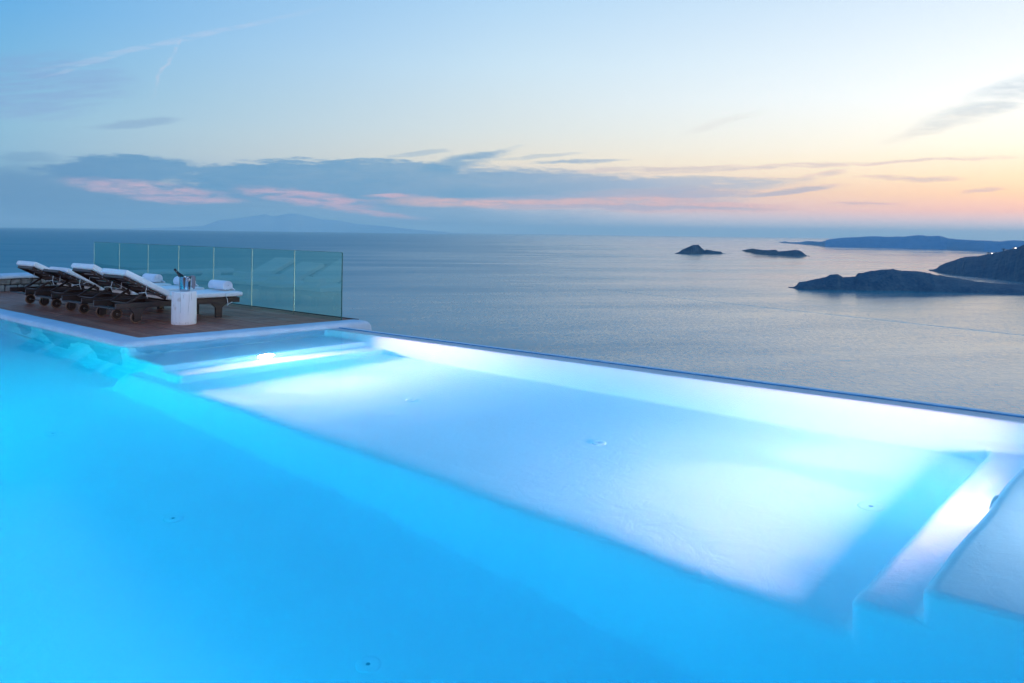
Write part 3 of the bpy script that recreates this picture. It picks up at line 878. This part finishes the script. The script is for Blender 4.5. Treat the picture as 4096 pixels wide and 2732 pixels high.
for y in (10.0, 6.0, 2.2, -.6, -3.2, -5.6, -7.6, -9.2):
    lamp((-4.84, y, ZW - .75), (1, 0, -.0), 'round lamp in the near wall of the deep pool', LG if y > -1 else LD, .085, g)
lamp((1.1, -11.29, ZW - .24), (0, 1, 0), 'added round fill lamp out of view in the end wall above the top tread', LF, .08, g)  # unseen fill lamp, added to brighten the top tread and shallow end
def fitting(loc, nrm, r=.055, label=''):
    q = Vector(nrm).to_track_quat('Z', 'Y').to_matrix().to_4x4()
    e = tag(empty('floor_inlet', loc), label, 'pool inlet', 'round pool inlets')
    b = MB(); b.lathe([(r * 1.1, -.01), (r * 1.08, .002), (r * .9, .006), (r * .35, .007), (r * .2, .004)], 32, q, False, False); b.build('inlet_ring', MP if r > .05 else MFT, e, smooth=True)
    b = MB(); b.lathe([(r * .2, .0045), (.0001, .0045)], 20, q, False, False); b.build('nozzle', MFD, e)
zf = ZFLOOR + .004
for x, y, r, lb in [(1.08, -4.12, .062, 'round inlet on the lit shallow floor nearest the deck steps'), (1.20, -6.52, .062, 'round inlet in the middle of the shallow floor'),
              (1.26, -8.90, .085, 'round inlet in the bright glow by the right hand steps')]:
    fitting((x, y, zf), (0, 0, 1), r, lb)
for x, y, lb in [(-1.80, -2.01, 'round inlet on the deep floor at the far left'), (-1.87, -4.61, 'round inlet on the deep floor between the other two'), (-1.88, -7.02, 'round inlet on the deep floor nearest the bottom of the picture')]:
    fitting((x, y, ZDEEP + .004), (0, 0, 1), .07, lb)

# ------------------------------------------------------------------ sea, land, haze
HS = -85.0; HAZE = 1.9e-5
b = MB()
R_ = 150000
rad = [0, 300, 1200, 5000, 20000, 70000, R_]; n = 64; rings = []
for r in rad[1:]:
    rings.append([b.bm.verts.new((r * math.cos(2 * pi * k / n), r * math.sin(2 * pi * k / n), HS)) for k in range(n)])
c0 = b.bm.verts.new((0, 0, HS))
for k in range(n): b.bm.faces.new((c0, rings[0][k], rings[0][(k + 1) % n]))
for a, c in zip(rings, rings[1:]):
    for k in range(n): b.bm.faces.new((a[k], c[k], c[(k + 1) % n], a[(k + 1) % n]))
tag(b.build('sea', MSEA), kind='structure')

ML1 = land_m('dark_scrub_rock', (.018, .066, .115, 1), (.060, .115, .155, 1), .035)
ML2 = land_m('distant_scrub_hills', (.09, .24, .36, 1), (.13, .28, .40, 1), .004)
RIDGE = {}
ML3 = land_m('pale_hazed_mountains', (.42, .56, .57, 1), (.46, .60, .61, 1), .0005)  # pale rock, lightened further so its colour also carries distance haze
def terrain(name, prof, base, depth, m, label=None, rough=.05, n=300, foot=.5, seed=0, zr=1.0):
    """prof: ridge outline points (photo x, y); base: shoreline points (x, y). Built where it stands, as a ridge with
    a near and a far slope; depth = half width as share of its distance, or metres"""
    def ip(p, x):
        if x <= p[0][0]: return p[0][1]
        for (a, ya), (c, yc) in zip(p, p[1:]):
            if x <= c: return ya + (yc - ya) * (x - a) / (c - a)
        return p[-1][1]
    x0, x1 = prof[0][0], prof[-1][0]; rows = []
    K = 26; RD = {}
    for i in range(n + 1):
        x = x0 + (x1 - x0) * i / n
        yb = max(ip(base, x), hor(x) + 2); P0 = at_z(x, yb, HS)
        d = Vector((P0.x - CAM.x, P0.y - CAM.y, 0)); D = d.length; d.normalize()
        yt = ip(prof, x)
        dp = depth
        tp = min(1., min(i, n - i * 0 if False else n) / n * 1.0 + .0)
        Dr = D + dp * min(1, .15 + 2.2 * i / n)
        v = pray(x, yt); hl = math.hypot(v.x, v.y); zr_ = HD + v.z / hl * Dr
        hz = max(zr_ - HS, 0.3)
        row = []
        for k in range(K + 1):
            s = k / K                       # 0 near shore .. ridge at 1/2 .. far shore 1
            dd = D + (Dr - D) * (s / .5 if s <= .5 else 1 + (s - .5) / .5)
            h = hz * (math.sin(min(1, s / .5) * pi / 2) ** .8 if s <= .5 else math.sin((1 - s) / .5 * pi / 2) ** .8)
            px = CAM.x + d.x * dd; py = CAM.y + d.y * dd
            amp = hz * rough * (1 if k != K // 2 else .35)
            nz = (noise.fractal(Vector((px / (hz * 1.5 + 5), py / (hz * 1.5 + 5), seed)), 1, 2, 6) + .5 * noise.fractal(Vector((px / 5, py / 5, seed)), 1, 2, 3)) * amp * (1 if 0 < k < K else 0)
            row.append((px, py, HS - 1.0 if k in (0, K) else HS + h + nz))
        rows.append(row); RIDGE.setdefault(name, []).append((x, (row[K // 2])))
    bm = bmesh.new(); vr = [[bm.verts.new(p) for p in r] for r in rows]
    for a, c in zip(vr, vr[1:]):
        for k in range(K): bm.faces.new((a[k], a[k + 1], c[k + 1], c[k]))
    bm.faces.new(vr[0]); bm.faces.new(vr[-1][::-1])
    bmesh.ops.recalc_face_normals(bm, faces=bm.faces)
    me = bpy.data.meshes.new(name); bm.to_mesh(me); bm.free()
    return tag(link(name, me, m, None, True), label, kind='structure')
def Z(x0, y0, k, pts): return [(x0 + a * k, y0 + c * k) for a, c in pts]
k1 = 800 / 2351
terrain('rocky_islet', Z(2600, 860, k1, [(285, 455), (340, 435), (380, 405), (440, 380), (490, 358), (520, 350), (570, 354), (600, 380), (640, 415), (665, 406), (710, 412), (760, 424), (835, 430), (855, 452), (900, 457)]),
        Z(2600, 860, k1, [(285, 456), (900, 459)]), 60, ML1, rough=.10, seed=1)
terrain('low_islet', Z(2600, 860, k1, [(1075, 418), (1130, 405), (1200, 394), (1260, 402), (1330, 412), (1400, 412), (1480, 408), (1510, 428), (1600, 422), (1680, 412), (1740, 412), (1780, 428), (1820, 460), (1845, 478), (1880, 484)]),
        Z(2600, 860, k1, [(1075, 420), (1180, 437), (1240, 455), (1400, 468), (1600, 478), (1880, 487)]), 60, ML1, rough=.08, seed=2)
k2 = 1496 / 2351
terrain('far_headland', Z(2600, 880, k2, [(808, 141), (850, 134), (880, 140), (950, 138), (990, 131), (1060, 136), (1085, 135), (1120, 122), (1200, 112), (1400, 103), (1500, 106), (1600, 104), (1690, 94), (1740, 101), (1820, 100), (1880, 117), (2000, 126), (2100, 129), (2200, 135), (2260, 128), (2351, 132), (2500, 120)]),
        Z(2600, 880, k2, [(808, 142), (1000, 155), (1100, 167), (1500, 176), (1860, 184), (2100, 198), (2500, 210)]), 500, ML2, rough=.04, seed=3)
k3 = 446 / 2351
terrain('bay_hillside', Z(3650, 960, k3, [(345, 652), (390, 645), (500, 605), (530, 585), (560, 550), (680, 490), (880, 430), (930, 410), (1010, 380), (1040, 376), (1110, 358), (1300, 350), (1460, 330), (1560, 300), (1800, 262), (1920, 230), (2060, 195), (2200, 165), (2351, 95), (2700, -40), (3300, -260)]),
        Z(3650, 960, k3, [(345, 654), (860, 735), (1100, 765), (1700, 820), (2351, 890), (3300, 1000)]), 420, ML1, rough=.05, seed=4)
k4 = 1096 / 2351
terrain('near_headland', Z(3000, 1040, k4, [(330, 238), (370, 234), (400, 215), (420, 188), (470, 184), (560, 163), (640, 150), (690, 125), (750, 122), (800, 150), (905, 148), (920, 112), (960, 110), (1050, 92), (1200, 80), (1300, 94), (1440, 96), (1600, 130), (1780, 155), (1950, 190), (2150, 205), (2351, 214), (2900, 215)]),
        Z(3000, 1040, k4, [(330, 239), (420, 250), (740, 260), (1300, 268), (1740, 278), (2351, 300), (2900, 318)]), 110, ML1, rough=.07, seed=5, n=220)
# far mountains near the horizon: 55 km away
def far_mountains():
    k5 = 2048 / 2351; pts = Z(0, 500, k5, [(600, 475), (800, 470), (930, 464), (1000, 438), (1080, 430), (1150, 420), (1215, 409), (1260, 420), (1330, 406), (1370, 410), (1440, 424), (1480, 434), (1560, 440), (1640, 455), (1760, 464), (1900, 480), (2060, 492)])
    bm = bmesh.new(); rows = []; D = 55000.
    for i in range(200):
        x = pts[0][0] + (pts[-1][0] - pts[0][0]) * i / 199
        for (a, ya), (c, yc) in zip(pts, pts[1:]):
            if a <= x <= c + 1e-6: yt = ya + (yc - ya) * (x - a) / (c - a); break
        v = pray(x, yt); hl = math.hypot(v.x, v.y); d = Vector((v.x / hl, v.y / hl, 0))
        row = []
        for dd, f in ((-4000, 0), (-2200, .45), (-900, .75), (0, 1), (1500, .6), (4000, 0)):
            DD = D + dd; h = (v.z / hl * D + HD - HS) * f
            h *= 1 + noise.noise(Vector((x * .03, dd * .001, 0))) * .12 * (f < 1)
            row.append(bm.verts.new((CAM.x + d.x * DD, CAM.y + d.y * DD, HS - 2 + max(h, 0))))
        rows.append(row)
    for a, c in zip(rows, rows[1:]):
        for k in range(5): bm.faces.new((a[k], a[k + 1], c[k + 1], c[k]))
    bmesh.ops.recalc_face_normals(bm, faces=bm.faces)
    me = bpy.data.meshes.new('far_mountains'); bm.to_mesh(me); bm.free()
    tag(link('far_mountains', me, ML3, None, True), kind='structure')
far_mountains()
# on the bay hillside: small houses with lit porch lamps, two trees; a beacon mast on the low islet
def ridge_at(name, x):
    return Vector(min(RIDGE[name], key=lambda q: abs(q[0] - x))[1])
MHW = simple('pale_house_wall', (.45, .42, .40), .8); MHR = simple('house_flat_roof', (.30, .28, .27), .9)
MLP = emis('porch_lamp_glow', (1.0, .82, .72), 14); MLEAF = simple('dark_olive_leaves', (.02, .035, .03), .8, .4, 3); MTRK = simple('grey_bark', (.06, .05, .045), .9)
toc = (-FW).to_track_quat('X', 'Z').to_euler().z
def house(x, w, d, h, lamp_r, label, lamp=True, dz=-1.0):
    p = ridge_at('bay_hillside', x) - FW * 6 + Vector((0, 0, dz)); e = tag(empty('hill_house', p, toc), label, 'house', 'small houses on the bay hillside')
    b = MB(); b.box(-d, 0, -w / 2, w / 2, -3, h, .05, 1); b.build('wall', MHW, e)
    b = MB(); b.box(-d - .2, .25, -w / 2 - .2, w / 2 + .2, h, h + .3, .05, 1); b.build('roof', MHR, e)
    for k in (-1, 1):
        b = MB(); b.box(-.02, .06, k * w * .25 - .5, k * w * .25 + .5, h * .35, h * .75); b.build('window', MBK, e)
    if lamp:
        b = MB(); M3 = Matrix.Translation((1.2, w * .2, h * .8)); n_ = 9
        b.lathe([(lamp_r * math.sin(pi * i / n_) + .001, -lamp_r * math.cos(pi * i / n_)) for i in range(n_ + 1)], 12, M3); b.build('porch_lamp', MLP, e, smooth=True)
house(3958, 7, 6, 3.0, .75, 'low pale house with a lit lamp beside the leftmost hillside tree')
house(3990, 5, 5, 2.6, .5, 'small house with a faint lamp left of the dark round hillside tree')
house(4022, 8, 6, 3.4, .5, 'pale unlit house just right of the dark round hillside tree', False)
house(4052, 7, 6, 3.0, .95, 'highest hillside house with the brightest lamp')
def tree(x, h, w, label, sd):
    rnd = random.Random(sd); p = ridge_at('bay_hillside', x) - FW * 8; e = tag(empty('tree', p), label, 'tree', 'dark trees on the bay hillside')
    b = MB(); b.tube([(0, 0, -1.5), (.1, .1, h * .25), (.3, 0, h * .5)], [.35, .25, .15], 7)
    for k in range(4): a = k * 1.6; b.tube([(.1, .1, h * .25), (w * .25 * math.cos(a), w * .25 * math.sin(a), h * .6)], [.16, .06], 5)
    b.build('trunk', MTRK, e)
    b = MB()
    for k in range(900):
        while True:
            v = Vector((rnd.uniform(-1, 1), rnd.uniform(-1, 1), rnd.uniform(-1, 1)))
            if v.length < 1 and noise.noise(v * 2.2 + Vector((sd, 0, 0))) > -.18 + .2 * (v.length - .5): break
        c = Vector((v.x * w / 2, v.y * w / 2, h * .62 + v.z * h * .38)); sz = .28
        q = [b.bm.verts.new(c + Vector((rnd.uniform(-sz, sz), rnd.uniform(-sz, sz), rnd.uniform(-sz, sz)))) for _ in range(4)]
        b.bm.faces.new(q)
    b.build('crown', MLEAF, e)
tree(3945, 6.0, 8.5, 'wide low tree on the hillside spur left of the first lamp', 3)
tree(4005, 9.0, 10.5, 'dark round tree on the hillside between two lamps', 5)
p = ridge_at('low_islet', 2600 + 1724 * k1)
b = MB(); b.tube([(0, 0, -2), (0, 0, 9)], [.45, .3], 8); b.tube([(0, 0, 9), (0, 0, 10.2)], [.7, .5], 8)
o = b.build('beacon_mast', MHW); o.location = p; tag(o, 'thin beacon mast standing on top of the low islet', 'beacon')
# a boat's wake running across the bay: a long low ridge of water
def wake():
    bm = bmesh.new(); rows = []; n = 160
    a0, a1 = at_z(2265, 1141, HS), at_z(4400, 1372, HS)
    d = (a1 - a0).normalized(); nn = Vector((-d.y, d.x, 0))
    if nn.dot(FW) > 0: nn = -nn                     # towards the pool
    for i in range(n + 1):
        t_ = i / n; p = a0.lerp(a1, t_) + nn * (math.sin(t_ * 2.6) * 5 + noise.noise(Vector((t_ * 14, 0, 0))) * 1.2)
        w = 1.2 + 3.6 * min(1, t_ * 3); h = .55 * min(1, t_ * 4 + .1) * (1 + .4 * noise.noise(Vector((t_ * 40, 3, 0))))
        rows.append([bm.verts.new(p + nn * k * w + Vector((0, 0, z * h + .004))) for k, z in ((1.1, -.1), (.7, .3), (0, 1), (-.7, .3), (-1.1, -.1))])
    for a, c in zip(rows, rows[1:]):
        for k in range(4): bm.faces.new((a[k], a[k + 1], c[k + 1], c[k]))
    bmesh.ops.recalc_face_normals(bm, faces=bm.faces)
    if bm.faces[:][0].normal.z < 0: bmesh.ops.reverse_faces(bm, faces=bm.faces)
    me = bpy.data.meshes.new('wake'); bm.to_mesh(me); bm.free()
    tag(link('wake', me, MSEA, None, True), kind='structure')
wake()
# the hillside the villa stands on
def villa_hill():
    bm = bmesh.new(); rows = []
    for i in range(50):
        t = i / 49; x = -60 + 74 * (t if False else 1) * t if False else None
        dist = -60 + 260 * t                # along +X seawards from the pool edge
        row = []
        for j in range(40):
            y = -160 + 320 * j / 39
            z = -4.2 if dist < 3.2 else -4.2 - (dist - 3.2) * .48
            z += noise.fractal(Vector((dist / 25, y / 25, 0)), 1, 2, 5) * 2.0 - 2.0
            row.append(bm.verts.new((dist, y, max(z, HS - 3) if dist > -8 else min(z, -3.5))))
        rows.append(row)
    for a, c in zip(rows, rows[1:]):
        for k in range(39): bm.faces.new((a[k], a[k + 1], c[k + 1], c[k]))
    bmesh.ops.recalc_face_normals(bm, faces=bm.faces)
    me = bpy.data.meshes.new('hill'); bm.to_mesh(me); bm.free()
    tag(link('hill', me, ML1, None, True), kind='structure')
villa_hill()

# sea air: an even haze round everything, sky outside it
b = MB(); b.box(-152000, 152000, -152000, 152000, HS - 1.5, 1250)
m = bpy.data.materials.new('sea_haze'); m.use_nodes = True
t = NT(m.node_tree); t.n.clear()
pv = t.new('ShaderNodeVolumePrincipled'); pv.inputs['Density'].default_value = HAZE
pv.inputs['Color'].default_value = (.72, .93, .92, 1); pv.inputs['Anisotropy'].default_value = .2
pv.inputs['Density Attribute'].default_value = ''
o = t.new('ShaderNodeOutputMaterial'); t.l.new(pv.outputs[0], o.inputs['Volume'])
m.cycles.homogeneous_volume = True
tag(b.build('haze', m), kind='stuff')
